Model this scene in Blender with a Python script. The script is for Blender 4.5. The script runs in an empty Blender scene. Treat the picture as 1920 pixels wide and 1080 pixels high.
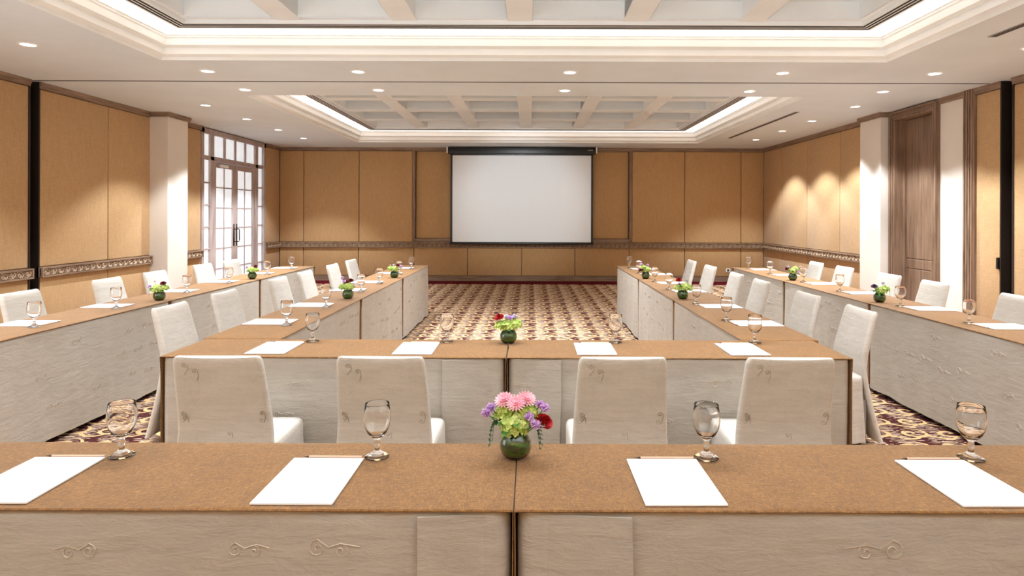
import bpy, bmesh, math, random
from mathutils import Vector, Matrix, noise
PI = math.pi
sc = bpy.context.scene
C = sc.collection
random.seed(7)

# ------------------------------------------------------------------ camera, world, lights, exposure
EYE, F_PX = 1.49, 1170.0
cd = bpy.data.cameras.new('camera'); cam = bpy.data.objects.new('camera', cd); C.objects.link(cam)
cam.location = (0, 0, EYE); cam.rotation_euler = (PI/2, -0.0033, 0)
cd.sensor_width = 36; cd.lens = 36*F_PX/1920; cd.shift_x = -35/1920; cd.shift_y = -137/1920
cd.clip_start = 0.02; cd.clip_end = 100
sc.camera = cam
sc.view_settings.view_transform = 'Standard'; sc.view_settings.look = 'None'
sc.view_settings.gamma = 1; sc.view_settings.use_curve_mapping = False
sc.view_settings.exposure = 0.60
sc.cycles.use_denoising = True
sc.cycles.sample_clamp_indirect = 6
sc.cycles.max_bounces = 14; sc.cycles.diffuse_bounces = 6; sc.cycles.transmission_bounces = 12
SPOT_W, SPOT_WALL, SPOT_COFFER, SPOT_FAR, SPOT_FARWALL = 90, 130, 68, 260, 205
SPOT_COL = (.875, .945, 1.0)
w = bpy.data.worlds.new('world'); sc.world = w; w.use_nodes = True
w.node_tree.nodes['Background'].inputs[0].default_value = (.75, .85, 1, 1)
w.node_tree.nodes['Background'].inputs[1].default_value = 1.0

def area(name, loc, rot, sx, sy, watt, col):
    l = bpy.data.lights.new(name, 'AREA'); l.shape = 'RECTANGLE'; l.size = sx; l.size_y = sy
    l.energy = watt; l.color = col
    o = bpy.data.objects.new(name, l); o.location = loc; o.rotation_euler = rot; C.objects.link(o)
    return o
# added fill as from an unseen door, brightens the near half of the room
area('added_left_fill', (-5.55, 2.2, 1.45), (0, -PI/2, 0), 2.6, 2.2, 45, (.86, .95, 1))
# added fill behind the viewer, aimed up to brighten the near ceiling
area('added_bounce_fill', (0, -.45, 1.75), (PI*.92, 0, 0), 9.0, .5, 200, (.88, .96, 1))
# added spot without a fixture, brightens the projection screen
_l = bpy.data.lights.new('added_screen_fill', 'SPOT'); _l.energy = 260; _l.spot_size = math.radians(33); _l.spot_blend = .75; _l.shadow_soft_size = .05; _l.color = (.86, .94, 1)
_o = bpy.data.objects.new('added_screen_fill', _l); C.objects.link(_o); _o.location = (-.2, 7.6, 2.95)
_o.rotation_euler = (Vector((-.2, 13.86, 1.75))-_o.location).to_track_quat('-Z', 'Y').to_euler()
TRAYS = [(-3.63, 3.49, .97, 6.13), (-3.63, 3.49, 7.92, 13.05)]

# ------------------------------------------------------------------ materials
def lin(c):
    return tuple((v/255/12.92 if v/255 <= .04045 else ((v/255+.055)/1.055)**2.4) for v in c)
class NT:
    def __init__(s, name):
        s.m = bpy.data.materials.new(name); s.m.use_nodes = True; s.t = s.m.node_tree
        s.b = s.t.nodes['Principled BSDF']; s.out = s.t.nodes['Material Output']
    def new(s, typ, **kw):
        n = s.t.nodes.new(typ)
        for k, v in kw.items(): setattr(n, k, v)
        return n
    def put(s, sock, v):
        if isinstance(v, (int, float)): sock.default_value = v
        elif isinstance(v, tuple): sock.default_value = v if len(v) == len(sock.default_value) else (*v, 1)
        else: s.t.links.new(v, sock)
    def math(s, op, a, b=0.0, c=0.0):
        n = s.new('ShaderNodeMath', operation=op)
        s.put(n.inputs[0], a); s.put(n.inputs[1], b); s.put(n.inputs[2], c)
        return n.outputs[0]
    def coord(s, which='Object'):
        return s.new('ShaderNodeTexCoord').outputs[which]
    def mapping(s, v, scale=(1, 1, 1), loc=(0, 0, 0), rot=(0, 0, 0)):
        n = s.new('ShaderNodeMapping'); s.put(n.inputs[0], v)
        n.inputs['Scale'].default_value = scale; n.inputs['Location'].default_value = loc; n.inputs['Rotation'].default_value = rot
        return n.outputs[0]
    def noise(s, v, scale, detail=3, rough=.55, dist=0.0):
        n = s.new('ShaderNodeTexNoise'); s.put(n.inputs['Vector'], v)
        n.inputs['Scale'].default_value = scale; n.inputs['Detail'].default_value = detail
        n.inputs['Roughness'].default_value = rough; n.inputs['Distortion'].default_value = dist
        return n.outputs['Fac']
    def ramp(s, f, stops):
        n = s.new('ShaderNodeValToRGB'); s.put(n.inputs[0], f); e = n.color_ramp.elements
        while len(e) < len(stops): e.new(.5)
        for q, (p, c) in zip(e, stops): q.position = p; q.color = (*c, 1)
        return n.outputs[0]
    def mix(s, f, a, b):
        n = s.new('ShaderNodeMix', data_type='RGBA'); s.put(n.inputs['Factor'], f)
        s.put(n.inputs[6], a); s.put(n.inputs[7], b); return n.outputs[2]
    def bump(s, h, strength, dist=.01, prev=None):
        n = s.new('ShaderNodeBump'); s.put(n.inputs['Height'], h)
        n.inputs['Strength'].default_value = strength; n.inputs['Distance'].default_value = dist
        if prev is not None: s.put(n.inputs['Normal'], prev)
        return n.outputs[0]
    def base(s, c, rough=.6, **kw):
        s.put(s.b.inputs['Base Color'], c); s.put(s.b.inputs['Roughness'], rough)
        for k, v in kw.items(): s.put(s.b.inputs[k.replace('_', ' ')], v)
        return s

def plain(name, rgb, rough=.6, **kw):
    return NT(name).base(lin(rgb), rough, **kw).m
M = {}
M['paint'] = plain('white_plaster', (214, 211, 208), .8)
def m_plaster(name, rgb):
    n = NT(name); v = n.coord()
    f = n.noise(v, 1.2, 3); c = n.ramp(f, [(.3, lin(tuple(int(q*.965) for q in rgb))), (.7, lin(rgb))])
    n.base(c, .8); n.put(n.b.inputs['Normal'], n.bump(n.noise(v, 60, 4), .05, .002)); return n.m
M['ceiling'] = m_plaster('ceiling_plaster', (222, 231, 238))
M['column'] = m_plaster('column_plaster', (228, 220, 210))
M['moulding'] = m_plaster('cream_moulding', (246, 248, 248))
M['coffer'] = m_plaster('coffer_plaster', (238, 244, 248))
def m_wallfab():
    n = NT('tan_wall_fabric'); v = n.coord()
    big = n.noise(v, 1.1, 4, .6)
    w1 = n.noise(n.mapping(v, (160, 160, 9)), 1, 2); w2 = n.noise(n.mapping(v, (14, 14, 220)), 1, 2)
    f = n.math('ADD', n.math('MULTIPLY', n.math('ADD', w1, w2), .42), n.math('MULTIPLY', big, .16))
    c = n.ramp(f, [(.34, lin((176, 139, 94))), (.66, lin((202, 165, 118)))])
    n.base(c, .85, Sheen_Weight=.15)
    n.put(n.b.inputs['Normal'], n.bump(n.math('ADD', w1, w2), .12, .002)); return n.m
M['wallfab'] = m_wallfab()
def m_wood(name, a, b, sc_=(1, 1, 1), rough=.5):
    n = NT(name); v = n.coord()
    g = n.noise(n.mapping(v, sc_), 1, 5, .6, .6)
    h = n.noise(v, 2.2, 2)
    f = n.math('ADD', n.math('MULTIPLY', g, .75), n.math('MULTIPLY', h, .25))
    n.base(n.ramp(f, [(.34, lin(a)), (.66, lin(b))]), rough)
    n.put(n.b.inputs['Normal'], n.bump(g, .15, .003)); return n.m
M['wood_v'] = m_wood('limed_wood_upright', (104, 78, 60), (158, 130, 108), (38, 38, 2.2))
M['wood_h'] = m_wood('limed_wood_level', (112, 88, 70), (164, 138, 116), (2.5, 2.5, 40))
M['wood_door'] = m_wood('grey_brown_door_wood', (104, 80, 62), (150, 122, 100), (30, 30, 1.6))
M['wood_win'] = m_wood('pale_mauve_window_wood', (150, 132, 128), (200, 184, 178), (36, 36, 2.2))
M['carve'] = m_wood('carved_wood', (158, 132, 106), (200, 174, 146), (20, 20, 20))
M['carve_dark'] = plain('carving_ground', (122, 98, 76), .8)
M['black'] = plain('black_metal', (14, 14, 15), .35)
M['bronze'] = plain('dark_bronze_channel', (40, 28, 20), .5)
M['dark'] = plain('dark_slot', (22, 20, 20), .7)
M['grille'] = plain('grey_grille', (150, 144, 142), .5)
def m_screen():
    n = NT('screen_fabric'); v = n.coord()
    n.base(lin((240, 248, 255)), .5)
    wv = n.noise(n.mapping(v, (2.2, 1, .25)), 1, 2)
    n.put(n.b.inputs['Normal'], n.bump(wv, .35, .06)); return n.m
M['screen'] = m_screen()
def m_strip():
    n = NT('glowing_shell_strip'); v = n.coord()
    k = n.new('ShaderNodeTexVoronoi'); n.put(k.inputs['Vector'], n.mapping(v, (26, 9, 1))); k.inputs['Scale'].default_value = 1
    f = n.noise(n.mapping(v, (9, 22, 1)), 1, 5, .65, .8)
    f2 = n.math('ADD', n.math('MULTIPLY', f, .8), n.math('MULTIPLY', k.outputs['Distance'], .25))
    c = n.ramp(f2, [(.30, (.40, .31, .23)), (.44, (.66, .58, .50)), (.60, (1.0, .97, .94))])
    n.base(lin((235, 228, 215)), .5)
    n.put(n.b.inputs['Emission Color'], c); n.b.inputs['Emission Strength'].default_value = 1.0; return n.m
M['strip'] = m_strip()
def m_pane():
    n = NT('frosted_lit_pane'); v = n.coord()
    f = n.noise(n.mapping(v, (14, 14, 7)), 1, 6, .7)
    c = n.ramp(f, [(.3, (.62, .74, .82)), (.5, (.82, .87, .92)), (.7, (.98, .98, 1))])
    n.base(lin((220, 228, 235)), .35)
    n.put(n.b.inputs['Emission Color'], c); n.b.inputs['Emission Strength'].default_value = .44
    n.put(n.b.inputs['Normal'], n.bump(f, .3, .01)); return n.m
M['pane'] = m_pane()
def m_cloth(name, dark, light, zig=False):
    n = NT(name); v = n.coord()
    fine = n.noise(n.mapping(v, (60, 60, 420)), 1, 3, .6)
    slub = n.noise(n.mapping(v, (5, 5, 60)), 1, 4, .6)
    crk = n.noise(n.mapping(v, (8, 8, 26)), 1, 6, .62, .5)
    f = n.math('ADD', n.math('MULTIPLY', slub, .28), n.math('ADD', n.math('MULTIPLY', fine, .34), n.math('MULTIPLY', crk, .38)))
    n.base(n.ramp(f, [(.32, lin(dark)), (.68, lin(light))]), .85, Sheen_Weight=.1)
    h = n.math('ADD', n.math('MULTIPLY', fine, .12), n.math('ADD', n.math('MULTIPLY', slub, .22), n.math('MULTIPLY', crk, 1.0)))
    b = n.bump(h, .4, .012)
    if zig:
        s = n.new('ShaderNodeSeparateXYZ'); n.put(s.inputs[0], v)
        ax = n.math('ABSOLUTE', s.outputs[0])
        tri = n.math('PINGPONG', n.math('ADD', ax, .002), .022)
        st = n.math('SINE', n.math('MULTIPLY', n.math('ADD', s.outputs[2], tri), 620))
        mask = n.math('MULTIPLY', n.math('GREATER_THAN', ax, .085), n.math('LESS_THAN', ax, .172))
        mask = n.math('MULTIPLY', mask, n.math('GREATER_THAN', s.outputs[2], .60))
        b = n.bump(n.math('MULTIPLY', st, mask), .3, .0012, b)
    n.put(n.b.inputs['Normal'], b); return n.m
M['skirt'] = m_cloth('grey_table_linen', (170, 163, 153), (196, 188, 178))
M['chair'] = m_cloth('ivory_chair_linen', (190, 182, 172), (212, 205, 196), True)
M['thread'] = plain('embroidery_thread', (204, 192, 178), .6)
M['thread_dark'] = plain('embroidery_thread_dark', (150, 140, 128), .5)  # darker thread, used on the chair backs
def m_runner():
    n = NT('brown_table_runner'); v = n.coord()
    a = n.noise(n.mapping(v, (70, 260, 90)), 1, 3, .7); b_ = n.noise(n.mapping(v, (260, 70, 90)), 1, 3, .7)
    big = n.noise(v, 7, 4, .65)
    f = n.math('ADD', n.math('MULTIPLY', n.math('ADD', a, b_), .43), n.math('MULTIPLY', big, .14))
    n.base(n.ramp(f, [(.34, lin((90, 60, 22))), (.51, lin((134, 90, 38))), (.68, lin((178, 130, 66)))]), .8, Sheen_Weight=.2)
    n.put(n.b.inputs['Normal'], n.bump(n.math('ADD', n.math('ADD', a, b_), big), .35, .004)); return n.m
M['runner'] = m_runner()
M['paper'] = plain('white_paper', (248, 248, 250), .6)
M['pencil'] = plain('pale_pencil_wood', (228, 196, 172), .45)
M['lead'] = plain('pencil_lead', (50, 46, 46), .4)
def m_glass(name, col=(1, 1, 1)):
    m = bpy.data.materials.new(name); m.use_nodes = True; t = m.node_tree; t.nodes.remove(t.nodes['Principled BSDF'])
    g = t.nodes.new('ShaderNodeBsdfGlass'); g.inputs['IOR'].default_value = 1.5; g.inputs['Roughness'].default_value = 0; g.inputs['Color'].default_value = (*col, 1)
    t.links.new(g.outputs[0], t.nodes['Material Output'].inputs[0]); return m
M['glass'] = m_glass('clear_glass')
def m_leafball():
    n = NT('wrapped_leaf_lining'); v = n.coord()
    f = n.noise(n.mapping(v, (20, 20, 60), rot=(.3, .5, 0)), 1, 4, .6)
    n.base(n.ramp(f, [(.35, lin((14, 50, 8))), (.55, lin((40, 100, 18))), (.72, lin((96, 160, 44)))]), .4)
    return n.m
M['lining'] = m_leafball()
def m_petal(name, a, b, sc_=60, tr=0.0):
    n = NT(name); v = n.coord(); f = n.noise(v, sc_, 2)
    n.base(n.ramp(f, [(.35, lin(a)), (.65, lin(b))]), .55); return n.m
M['hyd'] = m_petal('green_hydrangea_petal', (150, 186, 62), (222, 234, 150))
M['pink'] = m_petal('pink_daisy_petal', (244, 168, 190), (255, 216, 224))
M['lilac'] = m_petal('lilac_petal', (206, 160, 226), (244, 220, 250))
M['white_fl'] = m_petal('white_lilac_petal', (214, 204, 228), (250, 246, 252))
M['red'] = m_petal('red_rose_petal', (130, 4, 14), (206, 22, 34))
M['darkred'] = m_petal('dark_red_petal', (84, 12, 26), (142, 26, 42))
M['purple'] = m_petal('dark_purple_petal', (70, 44, 70), (116, 80, 112))
M['leaf'] = m_petal('green_leaf', (28, 84, 18), (84, 150, 46), 30)
M['fern'] = m_petal('dark_fern_leaf', (30, 58, 20), (66, 104, 40), 30)
def m_lampdisc():
    n = NT('lit_lamp_disc').base((1, .97, .92), .4)
    n.b.inputs['Emission Color'].default_value = (1, .96, .9, 1); n.b.inputs['Emission Strength'].default_value = 6; return n.m
M['lamp'] = m_lampdisc()
def m_carpet():
    n = NT('scroll_pattern_carpet'); v = n.coord()
    s = n.new('ShaderNodeSeparateXYZ'); n.put(s.inputs[0], v); X, Y = s.outputs[0], s.outputs[1]
    wob = n.noise(v, 9, 2)
    u = n.math('ADD', n.math('DIVIDE', X, .262), n.math('MULTIPLY', n.math('SUBTRACT', wob, .5), .25))
    vv = n.math('DIVIDE', Y, .245)
    row = n.math('FLOOR', vv)
    uo = n.math('ADD', u, n.math('MULTIPLY', row, .5))
    fu = n.math('SUBTRACT', n.math('FRACT', uo), .5); fv = n.math('SUBTRACT', n.math('FRACT', vv), .5)
    r = n.math('SQRT', n.math('ADD', n.math('MULTIPLY', fu, fu), n.math('MULTIPLY', n.math('MULTIPLY', fv, fv), 1.3)))
    th = n.math('DIVIDE', n.math('ARCTAN2', fv, fu), 2*PI)
    spi = n.math('FRACT', n.math('SUBTRACT', n.math('MULTIPLY', r, 3.0), th))
    m1 = n.math('MULTIPLY', n.math('LESS_THAN', spi, .36), n.math('LESS_THAN', r, .43))
    wv = n.math('SUBTRACT', n.math('ADD', fv, .34), n.math('MULTIPLY', n.math('SINE', n.math('MULTIPLY', fu, 2*PI)), .13))
    m2 = n.math('LESS_THAN', n.math('ABSOLUTE', wv), .055)
    scroll = n.math('MAXIMUM', m1, m2)
    st = n.noise(n.mapping(v, (14, 45, 1)), 1, 2, .6, .3)
    ph = n.math('ADD', n.math('MULTIPLY', Y, 2*PI/.027), n.math('MULTIPLY', n.noise(n.mapping(v, (7, 10, 1)), 1, 2), 16))
    col = n.math('COSINE', n.math('MULTIPLY', n.math('DIVIDE', X, .262), 2*PI))
    lv = n.math('ADD', n.math('MULTIPLY', n.math('SINE', ph), .5), n.math('MULTIPLY', n.math('SUBTRACT', st, .5), 3.4))
    thr = n.math('ADD', .34, n.math('MULTIPLY', col, .34))
    streak = n.math('GREATER_THAN', lv, thr)
    strength = n.math('MULTIPLY', scroll, n.math('GREATER_THAN', st, .33))
    mask = n.math('MAXIMUM', streak, strength)
    beige = n.mix(n.noise(v, 30, 2), lin((226, 186, 132)), lin((240, 206, 156)))
    beige = n.mix(scroll, n.mix(n.noise(v, 50, 2), lin((198, 166, 142)), lin((232, 212, 188))), beige)
    maroon = n.mix(n.noise(v, 20, 2), lin((62, 20, 24)), lin((100, 56, 54)))
    c = n.mix(mask, maroon, beige)
    # plain maroon border along the walls
    ex = n.math('MAXIMUM', n.math('GREATER_THAN', X, 4.65), n.math('LESS_THAN', X, -5.05))
    ey = n.math('MAXIMUM', n.math('GREATER_THAN', Y, 13.38), n.math('LESS_THAN', Y, .1))
    c = n.mix(n.math('MAXIMUM', ex, ey), c, lin((94, 14, 28)))
    n.base(c, .95, Specular_IOR_Level=.1)
    n.put(n.b.inputs['Normal'], n.bump(n.noise(v, 260, 2), .5, .004)); return n.m
M['carpet'] = m_carpet()

# ------------------------------------------------------------------ mesh helpers
class MB:
    def __init__(s): s.v = []; s.f = []
    def add(s, vs, fs):
        k = len(s.v); s.v += [tuple(q) for q in vs]; s.f += [tuple(i+k for i in f) for f in fs]; return s
    def box(s, x0, x1, y0, y1, z0, z1):
        return s.add([(x, y, z) for z in (z0, z1) for y in (y0, y1) for x in (x0, x1)],
                     [(0, 2, 3, 1), (4, 5, 7, 6), (0, 1, 5, 4), (2, 6, 7, 3), (0, 4, 6, 2), (1, 3, 7, 5)])
    def cbox(s, x0, x1, y0, y1, z0, z1, b=.01, seg=2):
        bm = bmesh.new(); bmesh.ops.create_cube(bm, size=1)
        for q in bm.verts: q.co = Vector(((x0+x1)/2+q.co.x*(x1-x0), (y0+y1)/2+q.co.y*(y1-y0), (z0+z1)/2+q.co.z*(z1-z0)))
        bmesh.ops.bevel(bm, geom=bm.edges[:], offset=b, segments=seg, profile=.5, affect='EDGES')
        bm.verts.index_update()
        s.add([q.co for q in bm.verts], [[q.index for q in f.verts] for f in bm.faces]); bm.free(); return s
    def loft(s, rings, cap0=True, cap1=True, close=True):
        n = len(rings[0]); vs = [p for r in rings for p in r]; fs = []
        for i in range(len(rings)-1):
            for j in range(n if close else n-1):
                a, b = i*n+j, i*n+(j+1) % n
                fs.append((a, b, b+n, a+n))
        if cap0: fs.append(tuple(reversed(range(n))))
        if cap1: fs.append(tuple(range((len(rings)-1)*n, len(rings)*n)))
        return s.add(vs, fs)
    def lathe(s, prof, n=24, c=(0, 0, 0), cap0=False, cap1=False):
        return s.loft([[(c[0]+r*math.cos(2*PI*k/n), c[1]+r*math.sin(2*PI*k/n), c[2]+z) for k in range(n)] for r, z in prof], cap0, cap1)
    def tube(s, pts, rad, n=5, caps=True):
        pts = [Vector(p) for p in pts]; rings = []
        for i, p in enumerate(pts):
            t = (pts[min(i+1, len(pts)-1)]-pts[max(i-1, 0)]).normalized()
            up = Vector((0, 0, 1)) if abs(t.z) < .9 else Vector((1, 0, 0))
            a = t.cross(up).normalized(); b = t.cross(a)
            r = rad[i] if isinstance(rad, (list, tuple)) else rad
            rings.append([p+a*r*math.cos(2*PI*k/n)+b*r*math.sin(2*PI*k/n) for k in range(n)])
        return s.loft(rings, caps, caps)
    def xf(s, mat):
        s.v = [tuple(mat @ Vector(p)) for p in s.v]; return s
    def mesh(s, name, mats, smooth=False):
        me = bpy.data.meshes.new(name); me.from_pydata(s.v, [], s.f)
        for m in (mats if isinstance(mats, (list, tuple)) else [mats]): me.materials.append(m)
        bm = bmesh.new(); bm.from_mesh(me); bmesh.ops.recalc_face_normals(bm, faces=bm.faces[:]); bm.to_mesh(me); bm.free()
        if smooth:
            me.shade_smooth()
            if smooth != 'all': me.set_sharp_from_angle(angle=math.radians(40))
        me.update(); return me
def link(name, me, parent=None, kind=None, label=None, loc=None, rz=0):
    o = bpy.data.objects.new(name, me); C.objects.link(o)
    if parent: o.parent = parent
    if kind: o['kind'] = kind
    if label: o['label'] = label
    if loc: o.location = loc
    if rz: o.rotation_euler = (0, 0, rz)
    return o
def obj(name, mb, mat, parent=None, smooth=False, **kw):
    return link(name, mb.mesh(name, mat, smooth), parent, **kw)
def tag(o, label, cat, group=None):
    o['label'] = label; o['category'] = cat
    if group: o['group'] = group
    return o
def thing(name, label, cat, loc, rz=0, group=None):
    o = bpy.data.objects.new(name, None); C.objects.link(o); o.empty_display_size = .1
    o.location = loc; o.rotation_euler = (0, 0, rz)
    return tag(o, label, cat, group)
def children_of(o): return KIDS.get(o.name, [])
def dup(root, loc, rz, label):
    r = root.copy(); C.objects.link(r); r.location = loc; r.rotation_euler = (0, 0, rz); r['label'] = label
    for ch in root.children:
        c = ch.copy(); C.objects.link(c); c.parent = r
        for g in ch.children:
            d = g.copy(); C.objects.link(d); d.parent = c
    return r
def rrect(hx0, hx1, hy0, hy1, r, cnt=(1, 1), nc=4):
    """rounded rectangle outline, counter-clockwise, with optional points along the sides"""
    cs = [(hx1-r, hy0+r, -PI/2), (hx1-r, hy1-r, 0), (hx0+r, hy1-r, PI/2), (hx0+r, hy0+r, PI)]
    out = []
    for i, (cx, cy, a0) in enumerate(cs):
        arc = [(cx+r*math.cos(a0+PI/2*k/nc), cy+r*math.sin(a0+PI/2*k/nc), a0+PI/2*k/nc) for k in range(nc+1)]
        out += arc
        nx, ny, na = cs[(i+1) % 4]
        q = (nx+r*math.cos(na), ny+r*math.sin(na)); p = arc[-1]
        k = cnt[1] if i % 2 == 0 else cnt[0]
        for j in range(1, k): out.append((p[0]+(q[0]-p[0])*j/k, p[1]+(q[1]-p[1])*j/k, p[2]))
    return out

XL, XR, YB, YF, H = -5.66, 5.25, 14.06, -.6, 3.0

# ------------------------------------------------------------------ floor
obj('floor', MB().box(XL-.3, XR+.3, YF-.2, YB+.3, -.1, 0), M['carpet'], kind='structure')

# ------------------------------------------------------------------ ceiling with two coffered trays
GY0, GY1 = 7.088, 7.116
cm = MB()
def quad(x0, x1, y0, y1, z=H): cm.box(x0, x1, y0, y1, z, z+.04)
for (a, b, t) in ((YF-.1, GY0, TRAYS[0]), (GY1, YB+.1, TRAYS[1])):
    x0, x1, y0, y1 = t
    quad(XL-.1, XR+.3, a, y0); quad(XL-.1, XR+.3, y1, b); quad(XL-.1, x0, y0, y1); quad(x1, XR+.3, y0, y1)
ceil = obj('ceiling', cm, M['ceiling'], kind='structure')
obj('partition_track', MB().box(XL-.05, XR+.05, GY0+.004, GY1-.004, H-.003, H+.035), M['dark'], ceil, label='dark sliding partition track in the ceiling')
def rect_sweep(mb, t, prof):
    x0, x1, y0, y1 = t
    rings = [[(x0+d, y0+d, z), (x1-d, y0+d, z), (x1-d, y1-d, z), (x0+d, y1-d, z)] for d, z in prof]
    return mb.loft(rings, False, False)
PITCH = 1.04; BW = .23
beam_y = MB().cbox(-BW/2, BW/2, -2.12, 2.12, 0, .35, .006, 1).mesh('coffer_beam', M['coffer'])
beam_x = MB().cbox(-3.12, 3.12, -BW/2, BW/2, .004, .35, .006, 1).mesh('coffer_beam', M['coffer'])
hx = (PITCH-BW)/2
cell = MB()
cell.loft([[(sx*(hx-d), sy*(hx-d), z) for sx, sy in ((-1, -1), (1, -1), (1, 1), (-1, 1))]
           for d, z in ((0, .0), (0, .15), (.045, .155), (.05, .175), (.08, .18), (.085, .20), (.11, .21), (.11, .25))], False, True)
cell_me = cell.mesh('coffer_panel', M['coffer'])
for ti, t in enumerate(TRAYS):
    x0, x1, y0, y1 = t
    obj('tray_moulding', rect_sweep(MB(), t, [(-.004, H-.001), (.002, H-.001), (.002, H+.030), (.054, H+.046), (.054, H+.106), (.100, H+.122), (.100, H+.190),
        (.112, H+.192), (.112, H+.212), (.125, H+.213), (.125, H+.25)]), M['moulding'], ceil)
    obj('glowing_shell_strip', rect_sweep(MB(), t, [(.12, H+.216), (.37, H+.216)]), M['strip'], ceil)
    obj('tray_frame', rect_sweep(MB(), t, [(.36, H+.25), (.36, H+.206), (.51, H+.206), (.515, H+.24), (.56, H+.242), (.56, H+.60)]), M['coffer'], ceil)
    for q in (.385, .425, .465): obj('slot_diffuser', rect_sweep(MB(), t, [(q, H+.206), (q, H+.204), (q+.022, H+.204), (q+.022, H+.206)]), M['dark'], ceil)
    cx, cy = -.1, (y0+y1)/2; zb = H+.233
    for k in range(-3, 4):
        X = cx+k*PITCH
        if abs(k) < 3: link('coffer_beam', beam_y, ceil, loc=(X, cy, zb))
    for k in (-1, 0, 1): link('coffer_beam', beam_x, ceil, loc=(-.07, cy+k*PITCH, zb))
    for i in range(6):
        for j in range(4):
            link('coffer_panel', cell_me, ceil, loc=(cx+(i-2.5)*PITCH, cy+(j-1.5)*PITCH, zb))
# long dark air slots in the flat ceiling on the right
for y0, y1, nm in ((9.06, 12.16, 'in the far half'), (2.1, 5.24, 'in the near half')):
    s_ = MB().box(3.83, 3.90, y0, y1, H-.006, H+.001)
    a = obj('air_slot', s_, M['grille']); a['kind'] = 'structure'; a.name = 'trim_%d' % (1 if y0 > 9 else 2)
    obj('slot_gap', MB().box(3.842, 3.860, y0+.02, y1-.02, H-.0075, H-.0055), M['dark'], a)
    obj('slot_gap', MB().box(3.870, 3.888, y0+.02, y1-.02, H-.0075, H-.0055), M['dark'], a)

# ------------------------------------------------------------------ walls
def panel_mb(n, b=.012): return n
wl = obj('wall_left', MB().box(XL-.25, XL-.13, YF-.1, 10.73, 0, H+.02).box(XL-.25, XL-.13, 13.30, YB+.1, 0, H+.02).box(XL-.25, XL-.13, 10.73, 13.30, 2.99, H+.02)
         .box(XL-.13, XL-.05, YF, 7.02, 0, H).box(XL-.13, XL-.05, 7.19, 10.72, 0, H).box(XL-.13, XL-.05, 13.31, YB, 0, H), M['wood_v'], kind='structure')
wr = obj('wall_right', MB().box(XR+.05, XR+.13, YF, 6.77, 0, H).box(XR+.05, XR+.13, 6.98, 8.06, 0, H).box(XR+.05, XR+.13, 9.03, YB, 0, H)
         .box(XR+.20, XR+.30, YF, YB, 0, H), M['wood_v'], kind='structure')
wb = obj('wall_back', MB().box(XL-.1, XR+.1, YB+.12, YB+.25, 0, H).box(XL-.05, -2.62, YB+.05, YB+.12, 0, H).box(2.26, XR+.05, YB+.05, YB+.12, 0, H).box(-2.62, 2.26, YB+.05, YB+.12, 0, .93), M['wood_v'], kind='structure')
wf = obj('wall_front', MB().box(XL-.1, XR+.1, YF-.2, YF-.05, 0, H), M['wood_v'], kind='structure')
G = .006
RZ0, RZ1, PZ0, PZ1 = .752, .868, .115, 2.925
def side_panels(parent, ys, x_face, outward, zr):
    for a, b in zip(ys[:-1], ys[1:]):
        for z0, z1 in zr:
            x0, x1 = (x_face-.055, x_face) if outward > 0 else (x_face, x_face+.055)
            obj('wall_panel', MB().cbox(x0, x1, a+G, b-G, z0+.004, z1-.004, .012, 3), M['wallfab'], parent, smooth=True)
FULL = ((PZ0, RZ0), (RZ1, PZ1))
side_panels(wl, [YF, .7, 2.0, 3.3, 4.6, 5.9, 7.04], XL, 1, FULL)
side_panels(wl, [7.17, 8.36, 9.30], XL, 1, FULL)
side_panels(wl, [9.80, 10.71], XL, 1, FULL)
side_panels(wl, [13.32, YB], XL, 1, FULL)
side_panels(wr, [YF, .6, 1.8, 3.0, 4.2, 5.4, 6.79], XR, -1, ((PZ0, PZ1),))
side_panels(wr, [6.96, 7.36], XR, -1, ((PZ0, PZ1),))
side_panels(wr, [9.66, 10.6, 11.86, 13.1, YB], XR, -1, FULL)
def back_panels(xs, y, zr, parent=None):
    for a, b in zip(xs[:-1], xs[1:]):
        for z0, z1 in zr:
            obj('wall_panel', MB().cbox(a+G, b-G, y, y+.055, z0+.004, z1-.004, .012, 3), M['wallfab'], wb, smooth=True)
back_panels([XL, -5.12, -3.87, -2.66], YB, ((RZ1, PZ1),)); back_panels([2.28, 3.47, 4.74, XR], YB, ((RZ1, PZ1),))
back_panels([-2.60, -1.39, -.2, 1.03, 2.22], YB+.07, ((.95, PZ1),))
back_panels([XL, -5.12, -3.88, -2.63, -1.42, -.2, 1.0, 2.22, 3.47, 4.74, XR], YB, ((PZ0, RZ0),))
for xa in (-2.66, 2.22): obj('wood_strip', MB().cbox(xa, xa+.06, YB-.02, YB+.12, RZ1, PZ1, .006, 1), M['wood_v'], wb)
obj('ledge', MB().cbox(-2.6, 2.22, YB-.01, YB+.12, RZ1, .95, .006, 1), M['wood_h'], wb)
for k, (a, b) in enumerate(((-5.6, -3.0), (-3.0, -.3), (-.3, 2.5), (2.5, 5.2))):
    obj('wall_panel', MB().cbox(a+G, b-G, YF-.05, YF, PZ0, PZ1, .012, 2), M['wallfab'], wf, smooth=True)
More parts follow.
